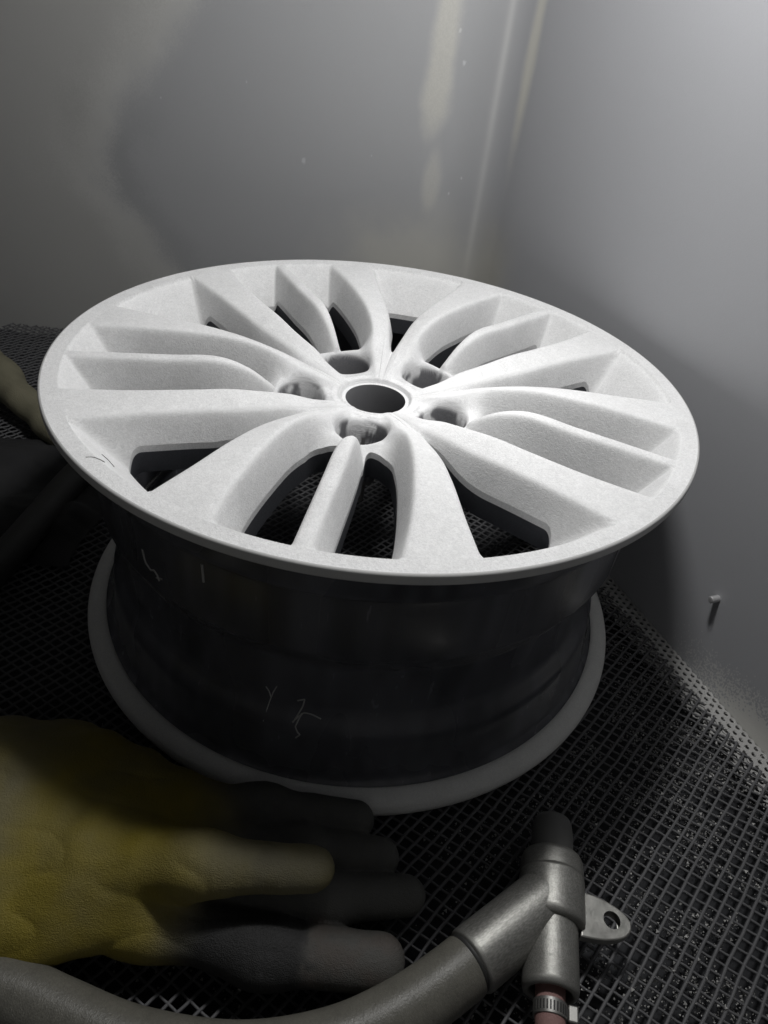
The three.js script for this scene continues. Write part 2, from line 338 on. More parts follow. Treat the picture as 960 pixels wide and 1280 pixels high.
function opening(r, a) { // > 0 on metal, < 0 inside one of the windows between the spokes and beside the ribs
  if (r < 0.07 || r > 0.2306) return 1;
  const ar = a * DEG, fo = phOut(r), fi = Math.asin(clamp(latIn(r) / r, 0, 0.95)) / DEG;
  const side = lerp(0.0022, 0.0058, sstep(0.085, 0.15, r)) - r * (a - fo) * DEG;
  const w = smax(smax(side, r - 0.2040, 0.012), 0.0775 - r, 0.004);
  const ridge = 0.0062 - r * (fi - a) * DEG * 0.97, rib = lerp(0.0030, 0.0058, sstep(0.08, 0.14, r)) + 0.0058 - r * Math.sin(ar);
  const u = smax(smax(smax(ridge, 0.0845 - r, 0.018), r - 0.2105, 0.010), rib, 0.005);
  return Math.min(w, u);
}
const boltCut = (r, ph) => { const p = ph * DEG; return Math.hypot(r * Math.cos(p) - 0.0590, r * Math.sin(p)) - 0.0068; };
function patina(x, y, z) { const n = fbm(x * 28, y * 28, z * 28 + 3, 4), m = fbm(x * 70 + 9, y * 70, z * 70, 3), k = 1 - 0.05 * sstep(0.50, 0.72, n) - 0.03 * sstep(0.55, 0.75, m); return [k, k, k * 0.997]; }
function sectorGeometry() {
  const NR = 276, NP = 372, parts = { hub: newPart(), lug: newPart(), lip: newPart(), rib: newPart(), spoke_left: newPart(), spoke_right: newPart() };
  function newPart() { return { pos: [], nor: [], idx: [], uv: [], col: [], map: new Map() }; }
  const W = (NP + 1), S = new Float32Array((NR + 1) * W), Yv = new Float32Array((NR + 1) * W), R = [], PH = [];
  for (let i = 0; i <= NR; i++) R.push(lerp(RB, RO, i / NR));
  for (let j = 0; j <= NP; j++) PH.push(lerp(-36, 36, j / NP));
  for (let i = 0; i <= NR; i++) for (let j = 0; j <= NP; j++) {
    const y = height(R[i], PH[j]); Yv[i * W + j] = y;
    let s = opening(R[i], Math.abs(PH[j]));
    if (R[i] < 0.07) s = boltCut(R[i], PH[j]);
    S[i * W + j] = s;
  }
  const vert = (P, r, ph, y) => {
    const p = ph * DEG, x = r * Math.sin(p), z = r * Math.cos(p), e = 0.00035, ed = e / r / DEG;
    const dr = (height(r + e, ph) - height(r - e, ph)) / (2 * e), dt = (height(r, ph + ed) - height(r, ph - ed)) / (2 * e);
    const s = Math.sin(p), c = Math.cos(p); // radial (s,c), tangential (c,-s)
    const nx = -(dr * s + dt * c), nz = -(dr * c - dt * s), l = Math.hypot(nx, 1, nz);
    P.col.push(...patina(x, y, z));
    P.pos.push(x, y, z); P.nor.push(nx / l, 1 / l, nz / l); const hl = Math.hypot(nx, nz) || 1, st = sstep(0.2, 1.0, hl) * (YL - y); P.uv.push(x + nx / hl * st, z + nz / hl * st);
    return P.pos.length / 3 - 1;
  };
  const gv = (P, i, j) => { const k = i * W + j; if (!P.map.has(k)) P.map.set(k, vert(P, R[i], PH[j], Yv[k])); return P.map.get(k); };
  const ev = (P, a, b) => { // crossing on the edge between grid vertices a and b
    const lo = Math.min(a, b), hi = Math.max(a, b), key = 'e' + lo + '_' + hi;
    if (!P.map.has(key)) {
      const t = S[lo] / (S[lo] - S[hi]), i0 = Math.floor(lo / W), j0 = lo % W, i1 = Math.floor(hi / W), j1 = hi % W;
      P.map.set(key, vert(P, lerp(R[i0], R[i1], t), lerp(PH[j0], PH[j1], t), lerp(Yv[lo], Yv[hi], t)));
    }
    return P.map.get(key);
  };
  function skirt(P, p, q, depth) { // wall of the opening, straight down
    const A = P.pos.slice(p * 3, p * 3 + 3), B = P.pos.slice(q * 3, q * 3 + 3), dx = B[0] - A[0], dz = B[2] - A[2], l = Math.hypot(dx, dz) || 1;
    const b = P.pos.length / 3, n = [dz / l, 0, -dx / l];
    for (const [Q, d] of [[A, 0], [B, 0], [B, depth], [A, depth]]) { P.pos.push(Q[0], Q[1] - d, Q[2]); P.nor.push(...n); P.col.push(0.9, 0.9, 0.9); P.uv.push(Q[0] + Q[1] - d, Q[2]); }
    P.idx.push(b, b + 1, b + 2, b, b + 2, b + 3);
    if (P === parts.lug) return;
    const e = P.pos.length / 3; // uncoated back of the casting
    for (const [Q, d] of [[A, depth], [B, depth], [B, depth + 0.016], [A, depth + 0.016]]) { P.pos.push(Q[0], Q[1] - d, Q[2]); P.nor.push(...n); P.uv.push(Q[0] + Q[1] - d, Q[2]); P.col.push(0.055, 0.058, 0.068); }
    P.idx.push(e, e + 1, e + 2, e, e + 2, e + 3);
  }
  const tri = (P, ids) => {
    const inn = ids.map((k) => S[k] >= 0), n = inn.filter(Boolean).length, g = (k) => gv(P, Math.floor(k / W), k % W);
    if (n === 3) P.idx.push(g(ids[0]), g(ids[1]), g(ids[2]));
    else if (n > 0) {
      const poly = [], cut = [];
      for (let e = 0; e < 3; e++) { const a = ids[e], b = ids[(e + 1) % 3]; if (inn[e]) poly.push(g(a)); if (inn[e] !== inn[(e + 1) % 3]) { const c = ev(P, a, b); poly.push(c); cut.push(c); } }
      for (let e = 1; e + 1 < poly.length; e++) P.idx.push(poly[0], poly[e], poly[e + 1]);
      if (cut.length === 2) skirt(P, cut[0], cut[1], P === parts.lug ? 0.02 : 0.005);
    }
  };
  for (let i = 0; i < NR; i++) for (let j = 0; j < NP; j++) {
    const r = (R[i] + R[i + 1]) / 2, ph = (PH[j] + PH[j + 1]) / 2;
    const P = r < 0.0815 ? (Math.hypot(r * Math.cos(ph * DEG) - 0.0592, r * Math.sin(ph * DEG)) < 0.0138 ? parts.lug : parts.hub) : r > 0.2302 ? parts.lip : Math.abs(ph) < 8 ? parts.rib : ph < 0 ? parts.spoke_left : parts.spoke_right;
    const a = i * W + j, b = a + 1, c = a + W, d = c + 1;
    tri(P, [a, c, d]); tri(P, [a, d, b]);
  }
  const out = {};
  for (const k in parts) { const p = parts[k]; out[k] = buildGeo(p.pos, p.idx, p.nor, p.uv); out[k].setAttribute('color', new THREE.Float32BufferAttribute(p.col, 3)); }
  return out;
}
{
  const wheel = thing('alloy_wheel', 'silver-white blasted alloy wheel with split spokes and black barrel, lying face up on the mat', 'car wheel');
  const A0 = -7.4 * DEG;
  M.blasted.side = THREE.DoubleSide;
  const G = sectorGeometry();
  const turned = (g, u) => g.clone().rotateY(A0 + u * 72 * DEG);
  const hubG = mergeGeometries([0, 1, 2, 3, 4].map((u) => turned(G.hub, u))), hp = hubG.attributes.position, hc = [];
  for (let i = 0; i < hp.count; i++) { // dark residue left in blotches on the walls of the lug holes
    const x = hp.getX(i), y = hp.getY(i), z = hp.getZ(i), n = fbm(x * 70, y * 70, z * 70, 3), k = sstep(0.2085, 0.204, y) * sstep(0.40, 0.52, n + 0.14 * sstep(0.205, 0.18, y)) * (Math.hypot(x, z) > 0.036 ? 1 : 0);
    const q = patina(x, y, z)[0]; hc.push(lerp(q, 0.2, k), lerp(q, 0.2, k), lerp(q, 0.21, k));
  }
  hubG.setAttribute('color', new THREE.Float32BufferAttribute(hc, 3));
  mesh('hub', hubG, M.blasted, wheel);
  const lipG = mergeGeometries([0, 1, 2, 3, 4].map((u) => turned(G.lip, u))), lp = lipG.attributes.position, lc = [];
  for (let i = 0; i < lp.count; i++) lc.push(...patina(lp.getX(i), lp.getY(i), lp.getZ(i)));
  lipG.setAttribute('color', new THREE.Float32BufferAttribute(lc, 3));
  const lip = mesh('rim_lip', lipG, M.blasted, wheel);
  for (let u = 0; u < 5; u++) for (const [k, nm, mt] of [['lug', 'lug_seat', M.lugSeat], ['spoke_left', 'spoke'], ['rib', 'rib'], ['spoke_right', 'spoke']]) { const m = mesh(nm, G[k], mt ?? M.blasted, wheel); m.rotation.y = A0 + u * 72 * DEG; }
  const lathe = (pts, n = 256) => { const g = new THREE.LatheGeometry(pts.map(([r, y]) => new THREE.Vector2(r, y)), n); return g; };
  // rolled outer edge of the face
  const edge = []; for (let k = 0; k <= 6; k++) { const t = k / 6 * Math.PI / 2; edge.push([RO + 0.0018 * Math.sin(t), YL - 0.0018 + 0.0018 * Math.cos(t)]); }
  edge.push([0.2450, 0.2305]); for (let k = 1; k <= 6; k++) { const t = k / 6 * Math.PI / 2; edge.push([0.2430 + 0.0020 * Math.cos(t), 0.2300 - 0.0020 * Math.sin(t)]); }
  edge.push([0.237, 0.2274], [0.2300, 0.2262]);
  M.rimEdge.side = THREE.DoubleSide;
  mesh('rim_edge', lathe(edge.reverse()), M.rimEdge, lip);
  // barrel: outer skin and inner skin
  const outer = [[0.2320, 0.0116], [0.2278, 0.0138], [0.2240, 0.0184], [0.2212, 0.0270], [0.2190, 0.0400], [0.2175, 0.0560], [0.2110, 0.0700], [0.2085, 0.0820], [0.2080, 0.1080], [0.2090, 0.1180], [0.2150, 0.1300], [0.2185, 0.1380], [0.2190, 0.1450], [0.2190, 0.1880], [0.2205, 0.1915], [0.2200, 0.1960], [0.2195, 0.2080], [0.2215, 0.2180], [0.2300, 0.2262]];
  const sm = new THREE.SplineCurve(outer.map(([r, y]) => new THREE.Vector2(r, y))).getPoints(110).map((p) => [p.x, p.y]);
  const inner = sm.filter(([, y]) => y < 0.203).map(([r, y]) => [r - 0.004, y]).reverse();
  const bg = lathe([...sm, ...inner]);
  M.barrel.side = THREE.DoubleSide;
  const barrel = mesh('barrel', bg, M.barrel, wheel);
  const fl = [[0.2235, 0.0010], [0.2400, 0.0002], [0.2428, 0.0010], [0.2446, 0.0035], [0.2450, 0.0065], [0.2442, 0.0088], [0.2424, 0.0112], [0.2390, 0.0134], [0.2350, 0.0146], [0.2312, 0.0147], [0.2288, 0.0138]];
  mesh('bottom_flange', lathe(new THREE.SplineCurve(fl.map(([r, y]) => new THREE.Vector2(r, y))).getPoints(50).map((p) => [p.x, p.y])), M.flange, wheel);
  // centre bore wall
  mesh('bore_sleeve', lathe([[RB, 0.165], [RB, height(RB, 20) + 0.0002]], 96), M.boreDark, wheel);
  // chalk marks on the barrel, following its skin
  const rAt = (y) => { let b = sm[0]; for (const p of sm) if (Math.abs(p[1] - y) < Math.abs(b[1] - y)) b = p; return b[0]; };
  function stroke(list, w) {
    const pts = list.map(([th, y]) => { const r = rAt(y) + 0.0001; return V(r * Math.sin(th * DEG), y, r * Math.cos(th * DEG)); });
    mesh('chalk_mark', new THREE.TubeGeometry(new THREE.CatmullRomCurve3(pts, false, 'catmullrom', 0.2), 40, w, 5), M.chalk, barrel);
  }
  stroke([[-14.6, 0.0825], [-13.9, 0.079], [-13.4, 0.0745]], 0.00045);
  stroke([[-12.4, 0.0865], [-13.1, 0.079], [-13.6, 0.070], [-14.0, 0.0560]], 0.00045);
  stroke([[-8.2, 0.0775], [-7.4, 0.0790], [-6.9, 0.0800], [-7.1, 0.0740], [-7.8, 0.0670], [-8.5, 0.0607]], 0.0006);
  stroke([[-8.6, 0.0612], [-6.8, 0.0690], [-5.2, 0.0690], [-3.4, 0.0672]], 0.00055);
  stroke([[-7.1, 0.0690], [-7.9, 0.0590], [-7.3, 0.0545], [-6.9, 0.0530], [-7.6, 0.0490]], 0.0006);
  stroke([[-39.3, 0.1665], [-39.0, 0.1600], [-38.6, 0.1560], [-37.4, 0.1533]], 0.0007);
  stroke([[-38.4, 0.1560], [-37.4, 0.1533], [-36.4, 0.1556], [-35.6, 0.1530], [-35.3, 0.1490]], 0.0007);
  stroke([[-36.0, 0.1500], [-35.3, 0.1515], [-34.2, 0.1530]], 0.0006);
  stroke([[-24.8, 0.1865], [-24.7, 0.1721]], 0.0008);
  // hairline scratches on the lip
  const hair = new THREE.MeshStandardMaterial({ color: new THREE.Color().setRGB(0.12, 0.11, 0.10), roughness: 0.9 });
  for (const [list, w] of [[[[-0.1637, 0.1722], [-0.1600, 0.1714], [-0.1556, 0.1728], [-0.1517, 0.1750]], 0.00028], [[[-0.1561, 0.1675], [-0.1504, 0.1726], [-0.1449, 0.1786]], 0.0002]])
    mesh('scratch', new THREE.TubeGeometry(new THREE.CatmullRomCurve3(list.map(([x, z]) => V(x, YL + 0.00002, z))), 20, w, 5), hair, lip);
}

// ------------------------------------------------------------------ blast gun
function tubeBetween(list, rad, seg = 60, sides = 24) { return new THREE.TubeGeometry(new THREE.CatmullRomCurve3(list), seg, rad, sides); }
function turnedPart(profile, a, b, sides = 48) { // lathe of [radius, distance] laid along a -> b
  const d = b.clone().sub(a).normalize(), g = new THREE.LatheGeometry(profile.map(([r, y]) => new THREE.Vector2(r, y)), sides);
  g.applyQuaternion(new THREE.Quaternion().setFromUnitVectors(V(0, 1, 0), d)); g.translate(a.x, a.y, a.z);
  return g;
}
const GY = 0.0225;
const gunTip = V(0.1565, GY - 0.002, 0.2415), gunTail = V(0.1386, GY, 0.3475), gunMid = V(0.1480, GY, 0.2920);
const branchEnd = V(0.0925, GY, 0.3375), branchRoot = V(0.1478, GY, 0.2945);
{
  const gun = thing('blast_gun', 'grey cast metal blasting gun with a hanging lug and dark nozzle, lying beside the glove', 'blast gun');
  M.cast.side = THREE.DoubleSide;
  const axis = gunTail.clone().sub(gunTip).normalize();
  const at = (d) => gunTip.clone().addScaledVector(axis, d);
  mesh('nozzle', turnedPart([[0.0055, 0.012], [0.0055, 0.001], [0.0085, 0.0003], [0.0118, 0.0015], [0.0132, 0.0050], [0.0138, 0.012], [0.0140, 0.032]], gunTip, gunTail), M.ceramic, gun);
  mesh('collar', turnedPart([[0.0130, 0.0275], [0.0165, 0.0278], [0.0190, 0.0290], [0.0202, 0.0320], [0.0204, 0.0410], [0.0196, 0.0420], [0.0185, 0.0422]], gunTip, gunTail), M.cast, gun);
  // body: block round the mixing chamber, and the slanting inlet branch
  const body = turnedPart([[0.0185, 0.0415], [0.0205, 0.0420], [0.0208, 0.0440], [0.0208, 0.0680], [0.0204, 0.0712], [0.0180, 0.0722], [0.0150, 0.0724]], gunTip, gunTail);
  const bl = branchEnd.distanceTo(branchRoot);
  const branch = turnedPart([[0.0150, -0.0010], [0.0178, 0.0000], [0.0186, 0.0012], [0.0188, 0.0030], [0.0189, bl * 0.6], [0.0190, bl * 0.95], [0.0182, bl + 0.004], [0.0140, bl + 0.012], [0.0060, bl + 0.0165], [0.0002, bl + 0.0175]], branchEnd, branchRoot);
  mesh('body', mergeGeometries([body, branch]), M.cast, gun);
  mesh('inlet', turnedPart([[0.0162, 0.0700], [0.0165, 0.0950], [0.0166, 0.1065], [0.0160, 0.1093], [0.0142, 0.1103], [0.0124, 0.1099], [0.0120, 0.1075], [0.0118, 0.0950]], gunTip, gunTail), M.cast, gun);
  // hanging lug: flat plate with a hole
  const s = new THREE.Shape();
  s.moveTo(0, 0.0125); s.bezierCurveTo(0.012, 0.0125, 0.026, 0.0085, 0.0295, 0.0015); s.bezierCurveTo(0.0305, -0.0055, 0.024, -0.0085, 0.018, -0.0105); s.bezierCurveTo(0.011, -0.0125, 0.004, -0.0128, 0, -0.0128); s.lineTo(0, 0.0125);
  const h = new THREE.Path(); h.absellipse(0.0185, 0.0005, 0.0053, 0.0053, 0, Math.PI * 2, true); s.holes.push(h);
  const lg = new THREE.ExtrudeGeometry(s, { depth: 0.0050, bevelEnabled: true, bevelSize: 0.0010, bevelThickness: 0.0010, bevelSegments: 3, curveSegments: 24 });
  lg.rotateX(-Math.PI / 2); lg.rotateY(-0.16); lg.translate(0.1637, GY - 0.001, 0.3058);
  mesh('hanging_lug', lg, M.cast, gun);
}
// suction hose: leaves the gun, sweeps along the front edge and out to the left
{
  const hose = thing('suction_hose', 'thick grey hose curving from the gun to the bottom left, in front of the glove', 'hose');
  const d = branchEnd.clone().sub(branchRoot).normalize();
  const p = [branchEnd.clone().addScaledVector(d, 0.003), branchEnd.clone().addScaledVector(d, 0.014), V(0.055, 0.0205, 0.3635), V(0.018, 0.020, 0.3815), V(-0.032, 0.020, 0.3925), V(-0.090, 0.020, 0.3900), V(-0.132, 0.0205, 0.3800), V(-0.158, 0.022, 0.3735), V(-0.185, 0.024, 0.372), V(-0.24, 0.026, 0.372)];
  mesh('hose_tube', tubeBetween(p, 0.0174, 160, 32), M.hose, hose);
  mesh('end_ring', turnedPart([[0.0010, -0.0045], [0.0165, -0.0045], [0.0168, 0.0005], [0.0150, 0.0010]], branchEnd, branchRoot), M.blackRubber, hose);
}
// air hose with a worm-drive clamp
{
  const hose = thing('air_hose', 'thin faded red hose with slotted steel clamp, leaving the blasting gun', 'air hose');
  const axis = gunTail.clone().sub(gunTip).normalize(), at = (d) => gunTip.clone().addScaledVector(axis, d);
  mesh('hose_tube', tubeBetween([at(0.098), at(0.110), at(0.122), at(0.134).add(V(0.002, -0.002, 0)), at(0.16).add(V(0.006, -0.006, 0))], 0.0086, 60, 24), M.redHose, hose);
  const a = at(0.1145), b = at(0.20);
  const clampG = mesh('hose_clamp', turnedPart([[0.0088, 0], [0.0096, 0.0002], [0.0096, 0.0078], [0.0088, 0.0080]], a, b), M.steel, hose);
  const up = V(0, 1, 0), side = new THREE.Vector3().crossVectors(axis, up).normalize();
  for (let k = -6; k <= 6; k++) {
    const t = k * 0.2, n = up.clone().multiplyScalar(Math.cos(t)).addScaledVector(side, Math.sin(t));
    const g = new RoundedBoxGeometry(0.0009, 0.0004, 0.0048, 1, 0.00015); const mtx = new THREE.Matrix4().makeBasis(new THREE.Vector3().crossVectors(n, axis).normalize(), n, axis);
    g.applyMatrix4(mtx); const c = a.clone().addScaledVector(axis, 0.004).addScaledVector(n, 0.0097); g.translate(c.x, c.y, c.z);
    mesh('slot', g, M.blackRubber, clampG);
  }
  const hn = up.clone().multiplyScalar(0.1).addScaledVector(side, -1).normalize();
  const c0 = a.clone().addScaledVector(axis, 0.004).addScaledVector(hn, 0.0125);
  const hg = new RoundedBoxGeometry(0.007, 0.006, 0.009, 2, 0.0012); hg.applyMatrix4(new THREE.Matrix4().makeBasis(new THREE.Vector3().crossVectors(hn, axis).normalize(), hn, axis)); hg.translate(c0.x, c0.y, c0.z);
  const hs = mesh('screw_housing', hg, M.steel, clampG);
}

// ------------------------------------------------------------------ gloves (one continuous skin each), meshed from a distance field
function surfaceNet(sdf, lo, hi, cell) {
  const n = [0, 1, 2].map((k) => Math.ceil((hi[k] - lo[k]) / cell) + 1), id = (i, j, k) => i + n[0] * (j + n[1] * k);
  const f = new Float32Array(n[0] * n[1] * n[2]);
  for (let k = 0; k < n[2]; k++) for (let j = 0; j < n[1]; j++) for (let i = 0; i < n[0]; i++) f[id(i, j, k)] = sdf(lo[0] + i * cell, lo[1] + j * cell, lo[2] + k * cell);
  const vid = new Int32Array(f.length).fill(-1), pos = [], idx = [], nor = [];
  for (let k = 0; k < n[2] - 1; k++) for (let j = 0; j < n[1] - 1; j++) for (let i = 0; i < n[0] - 1; i++) {
    let s = [0, 0, 0], c = 0;
    for (const [a, b] of EDGES) {
      const fa = f[id(i + a[0], j + a[1], k + a[2])], fb = f[id(i + b[0], j + b[1], k + b[2])];
      if ((fa < 0) !== (fb < 0)) { const t = fa / (fa - fb); for (let m = 0; m < 3; m++) s[m] += a[m] + (b[m] - a[m]) * t; c++; }
    }
    if (!c) continue;
    const p = [lo[0] + (i + s[0] / c) * cell, lo[1] + (j + s[1] / c) * cell, lo[2] + (k + s[2] / c) * cell], e = cell * 0.5;
    const g = [0, 1, 2].map((m) => { const q = [...p], w = [...p]; q[m] += e; w[m] -= e; return sdf(...q) - sdf(...w); }), l = Math.hypot(...g) || 1;
    vid[id(i, j, k)] = pos.length / 3; pos.push(...p); nor.push(g[0] / l, g[1] / l, g[2] / l);
  }
  const quad = (a, b, c, d, flip) => { if (a < 0 || b < 0 || c < 0 || d < 0) return; flip ? idx.push(a, c, b, a, d, c) : idx.push(a, b, c, a, c, d); };
  for (let k = 1; k < n[2] - 1; k++) for (let j = 1; j < n[1] - 1; j++) for (let i = 1; i < n[0] - 1; i++) {
    const v = f[id(i, j, k)] < 0;
    if (v !== (f[id(i + 1, j, k)] < 0)) quad(vid[id(i, j - 1, k - 1)], vid[id(i, j, k - 1)], vid[id(i, j, k)], vid[id(i, j - 1, k)], !v);
    if (v !== (f[id(i, j + 1, k)] < 0)) quad(vid[id(i - 1, j, k - 1)], vid[id(i - 1, j, k)], vid[id(i, j, k)], vid[id(i, j, k - 1)], !v);
    if (v !== (f[id(i, j, k + 1)] < 0)) quad(vid[id(i - 1, j - 1, k)], vid[id(i, j - 1, k)], vid[id(i, j, k)], vid[id(i - 1, j, k)], !v);
  }
  return { pos, idx, nor };
}
const EDGES = []; for (let a = 0; a < 8; a++) for (let m = 0; m < 3; m++) if (!(a & (1 << m))) { const b = a | (1 << m); EDGES.push([[a & 1, (a >> 1) & 1, a >> 2], [b & 1, (b >> 1) & 1, b >> 2]]); }
const JOINTS = [[-0.045, 0.2545, 1], [-0.018, 0.256, 0.7], [-0.030, 0.2775, 1], [0.000, 0.279, 0.8], [0.000, 0.307, 1], [-0.030, 0.339, 0.9], [0.000, 0.341, 0.8], [-0.066, 0.3125, 1], [-0.040, 0.311, 0.8]];
function bone(a, b, ra, rb, sy = 1) { // tapered capsule, flattened in y when sy > 1
  return (x, y, z) => {
    const ex = b[0] - a[0], ey = (b[1] - a[1]) * sy, ez = b[2] - a[2], px = x - a[0], py = (y - a[1]) * sy, pz = z - a[2];
    const t = clamp((px * ex + py * ey + pz * ez) / (ex * ex + ey * ey + ez * ez), 0, 1);
    return (Math.hypot(px - ex * t, py - ey * t, pz - ez * t) - lerp(ra, rb, t)) / Math.sqrt(sy);
  };
}
const smin = (a, b, k) => { const h = Math.max(k - Math.abs(a - b), 0) / k; return Math.min(a, b) - h * h * k * 0.25; };
{
  const palm = [
    bone([-0.30, 0.028, 0.287], [-0.185, 0.028, 0.289], 0.078, 0.070, 2.7),
    bone([-0.185, 0.028, 0.289], [-0.110, 0.023, 0.296], 0.066, 0.042, 2.6),
    bone([-0.135, 0.022, 0.280], [-0.085, 0.018, 0.294], 0.042, 0.036, 2.4),
  ];
  const fingers = [
    [[-0.105, 0.021, 0.266], [-0.045, 0.018, 0.2530], [0.0180, 0.0155, 0.2535], 0.020, 0.0155, 0.0132],
    [[-0.095, 0.019, 0.283], [-0.015, 0.017, 0.2765], [0.0370, 0.0155, 0.2775], 0.0175, 0.0142, 0.0126],
    [[-0.085, 0.018, 0.311], [0.005, 0.0165, 0.3070], [0.0540, 0.0155, 0.3000], 0.0165, 0.0142, 0.0130],
    [[-0.092, 0.020, 0.328], [-0.030, 0.0180, 0.3400], [0.0380, 0.0178, 0.3400], 0.020, 0.0176, 0.0165],
    [[-0.130, 0.040, 0.306], [-0.070, 0.0570, 0.3125], [-0.0060, 0.0560, 0.3085], 0.024, 0.0172, 0.0134],
  ];
  const segs = fingers.map(([a, b, c, r0, r1, r2]) => [bone(a, b, r0, r1, 1.1), bone(b, c, r1, r2, 1.1)]);
  const sdf = (x, y, z) => {
    let d = palm[0](x, y, z); for (let k = 1; k < palm.length; k++) d = smin(d, palm[k](x, y, z), 0.03);
    segs.forEach((s, i) => { const f = smin(s[0](x, y, z), s[1](x, y, z), 0.012); d = smin(d, f, i === 4 ? 0.012 + 0.02 * sstep(-0.09, -0.13, x) : 0.003 + 0.02 * sstep(-0.05, -0.10, x)); });
    const wr = fbm(x * 22 + 3, y * 14, z * 44, 2), cr = Math.abs(wr - 0.5) * 2;
    d += 0.0011 * Math.pow(1 - Math.min(cr / 0.35, 1), 2) * sstep(0.01, -0.06, x);                       // creases
    for (const [jx, jz, jw] of JOINTS) { const q = Math.abs(x - jx - 0.2 * (z - jz)); if (Math.abs(z - jz) < 0.018) d += 0.0006 * Math.exp(-q * q / 9e-6) * jw + 0.0003 * Math.exp(-(q - 0.006) * (q - 0.006) / 4e-6); }
    d += 0.0028 * (fbm(x * 34, y * 34, z * 34, 2) - 0.5) + 0.0012 * Math.sin(x * 190 + 30 * z + 6 * fbm(x * 25, z * 25, 1, 2)) * sstep(-0.02, -0.14, x) * 0.6;
    return Math.max(d, 0.0004 - y, -0.262 - x);
  };
  const S = surfaceNet(sdf, [-0.27, -0.006, 0.19], [0.068, 0.10, 0.40], 0.0022);
  const col = [], uv = [];
  const yel = [0.205, 0.162, 0.012], dust = [0.150, 0.138, 0.090], grey = [0.085, 0.085, 0.078];
  for (let i = 0; i < S.pos.length; i += 3) {
    const [x, y, z] = [S.pos[i], S.pos[i + 1], S.pos[i + 2]], n = fbm(x * 26, y * 26, z * 26, 4), n2 = fbm(x * 90, y * 90, z * 90 + 4, 3);
    // the fingers are coated in dark grey, the thumb and the cuff are dusted
    const coat = (y > 0.043 ? 0.15 * sstep(-0.10, 0, x) : 1) * sstep(-0.095, -0.045, x + 0.035 * (n - 0.5) + 0.25 * (0.30 - z) * 0.3);
    const dusty = clamp(sstep(0.35, 0.75, n) * 0.35 + sstep(-0.10, -0.03, x) * 0.6 + sstep(-0.165, -0.20, x) * 0.5, 0, 0.92);
    const bare = sstep(0.319, 0.324, z) * (y < 0.043 ? 1 : 0), tip = bare * sstep(-0.008, 0.014, x + 0.04 * (n2 - 0.5) + 0.03 * (n - 0.5)), black = bare * sstep(-0.085, -0.055, x - 0.5 * (0.335 - z)) * (1 - tip);  // black: the thumb's shadow painted onto the nearest finger, short of its tip
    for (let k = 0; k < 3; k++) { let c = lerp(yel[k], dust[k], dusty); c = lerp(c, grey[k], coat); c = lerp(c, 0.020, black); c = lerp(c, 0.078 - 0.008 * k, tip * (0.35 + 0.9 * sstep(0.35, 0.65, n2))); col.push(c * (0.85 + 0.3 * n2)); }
    uv.push(x * 4, (z - y) * 4);
  }
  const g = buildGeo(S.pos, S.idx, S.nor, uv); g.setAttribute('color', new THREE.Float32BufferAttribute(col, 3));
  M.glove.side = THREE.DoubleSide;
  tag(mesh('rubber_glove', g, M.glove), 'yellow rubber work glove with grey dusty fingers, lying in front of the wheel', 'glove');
}
// left edge: a pale sleeve behind and a hose in the wheel's shadow
{
  const b = [bone([-0.62, 0.045, -0.385], [-0.475, 0.026, -0.275], 0.032, 0.024, 1.2), bone([-0.475, 0.026, -0.275], [-0.34, 0.016, -0.158], 0.024, 0.015, 1.2)];
  const sdf = (x, y, z) => Math.max(smin(b[0](x, y, z), b[1](x, y, z), 0.02) + 0.012 * (fbm(x * 16, y * 16, z * 16, 3) - 0.5), 0.0005 - y, -0.60 - x);
  const S = surfaceNet(sdf, [-0.62, -0.006, -0.42], [-0.29, 0.11, -0.09], 0.0045), col = [], uv = [];
  for (let i = 0; i < S.pos.length; i += 3) { const n = fbm(S.pos[i] * 40, S.pos[i + 1] * 40, S.pos[i + 2] * 40); col.push(lerp(0.12, 0.24, n), lerp(0.115, 0.222, n), lerp(0.075, 0.15, n)); uv.push(S.pos[i] * 4, S.pos[i + 2] * 4); }
  const g = buildGeo(S.pos, S.idx, S.nor, uv); g.setAttribute('color', new THREE.Float32BufferAttribute(col, 3));
  tag(mesh('rubber_sleeve', g, M.glove), 'pale dusty creased rubber sleeve poking out behind the wheel at the left edge', 'rubber sleeve');
  const p = [V(-0.335, 0.022, 0.26), V(-0.335, 0.020, 0.13), V(-0.322, 0.019, 0.05), V(-0.316, 0.019, -0.015), V(-0.310, 0.019, -0.095), V(-0.29, 0.019, -0.20), V(-0.25, 0.019, -0.28)];
  const h = thing('dark_hose', 'black hose lying in shadow on the mat just left of the wheel', 'hose');
  mesh('hose_tube', tubeBetween(p, 0.0150, 120, 28), M.blackRubber, h);
}
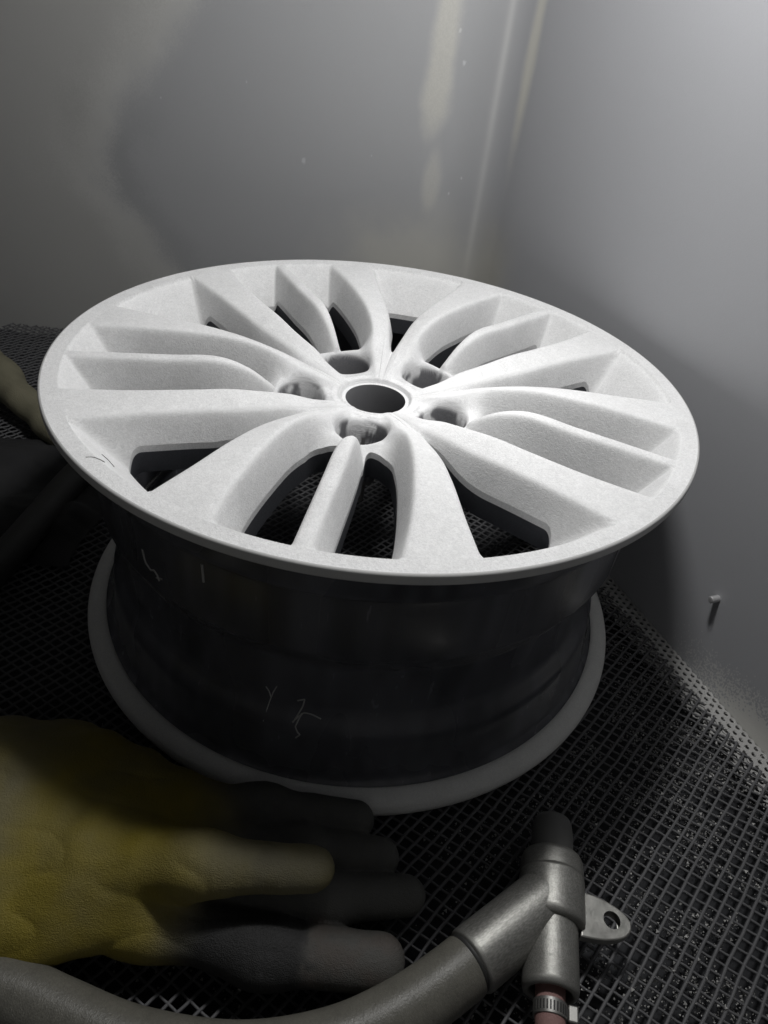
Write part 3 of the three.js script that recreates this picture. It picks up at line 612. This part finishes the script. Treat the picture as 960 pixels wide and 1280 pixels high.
// black rubber sheet crumpled on the mat at the left edge
{
  const NX = 90, NZ = 70, pos = [], idx = [], uv = [];
  for (let j = 0; j <= NZ; j++) for (let i = 0; i <= NX; i++) {
    const u = i / NX, v = j / NZ, x = -0.64 + u * (0.355 + 0.02 * fbm(v * 5, 1, 2)), z = lerp(-0.165, 0.02, v) + 0.03 * (fbm(u * 4, 7, 3) - 0.5) - 0.03 * u * (1 - v);
    const rim = sstep(0, 0.06, u * 0 + 1 - u) * sstep(0, 0.08, v) * sstep(0, 0.08, 1 - v);
    const f = Math.sin(v * 13 + u * 4 + 2.5 * fbm(u * 4, v * 4, 5, 2));
    pos.push(x, 0.0022 + rim * (0.006 + 0.006 * f + 0.010 * fbm(u * 9, v * 9, 8, 3)), z); uv.push(x, z);
  }
  for (let j = 0; j < NZ; j++) for (let i = 0; i < NX; i++) { const a = j * (NX + 1) + i, b = a + 1, c = a + NX + 1, d = c + 1; idx.push(a, c, d, a, d, b); }
  const m = M.blackRubber.clone(); m.side = THREE.DoubleSide; m.color.setRGB(0.016, 0.016, 0.017); m.roughness = 0.85;
  tag(mesh('rubber_sheet', buildGeo(pos, idx, null, uv), m), 'black crumpled rubber sheet lying on the mat between sleeve and black hose', 'rubber sheet');
}
// pin in the right wall
{
  const s = (0.0550 - CORNER.z) / rdir.z, base = V(CORNER.x + rdir.x * s, 0.0790, 0.0550), inn = rn.clone().negate(), tip = base.clone().addScaledVector(inn, 0.0085).add(V(0, 0.0002, 0));
  tag(mesh('wall_pin', turnedPart([[0.0004, 0.0088], [0.0025, 0.0088], [0.0031, 0.0082], [0.0031, 0.0]], base, tip, 24), M.pin), 'short round metal stud sticking out of the right wall', 'stud');
}
// loose blasting grit on the mat and the plate
{
  const g = new THREE.TetrahedronGeometry(0.0007), n = 11000, im = new THREE.InstancedMesh(g, new THREE.MeshStandardMaterial({ color: new THREE.Color().setRGB(0.40, 0.395, 0.38), roughness: 0.6 }), n);
  const m = new THREE.Matrix4(), q = new THREE.Quaternion(), e = new THREE.Euler();
  for (let i = 0; i < n; i++) {
    let x, z; do { x = -0.2 + rnd() * 0.56; z = -0.1 + rnd() * 0.5; } while (x > wallAt(z) - 0.002 || Math.hypot(x, z) < 0.25 || rnd() > (0.12 + 0.88 * sstep(0.05, 0.30, x)) * sstep(0.28, 0.68, fbm(x * 45, z * 45, 6, 3)));
    q.setFromEuler(e.set(rnd() * 6, rnd() * 6, rnd() * 6)); const k = 0.6 + rnd() * rnd() * 2.0;
    m.compose(V(x, -0.0205 + (rnd() < 0.05 ? 0.0205 : 0.006 + rnd() * 0.012), z), q, V(k, k, k)); im.setMatrixAt(i, m);
  }
  im.name = 'blasting_grit'; shade(im); scene.add(im);
  tag(im, 'loose pale blasting grit scattered over the mat beside the gun', 'grit', { kind: 'stuff' });
}
// the work lamp above, out of frame
{
  const l = thing('work_lamp', 'round work lamp hanging above the wheel', 'lamp', [LAMP.x, LAMP.y, LAMP.z]);
  const gl = new THREE.CircleGeometry(0.06, 40); gl.rotateX(Math.PI / 2); gl.translate(0, -0.010, 0);
  const face = mesh('lamp_face', gl, new THREE.MeshStandardMaterial({ color: 0x888888, emissive: new THREE.Color().setRGB(1, 0.985, 0.955), emissiveIntensity: 2 }), l);
  face.castShadow = false;
  mesh('lamp_housing', new THREE.LatheGeometry([[0.062, -0.013], [0.064, -0.012], [0.066, 0.0], [0.058, 0.03], [0.012, 0.04], [0.001, 0.041]].map(([r, y]) => new THREE.Vector2(r, y)), 48), M.steel, l);
}
renderer.render(scene, camera);
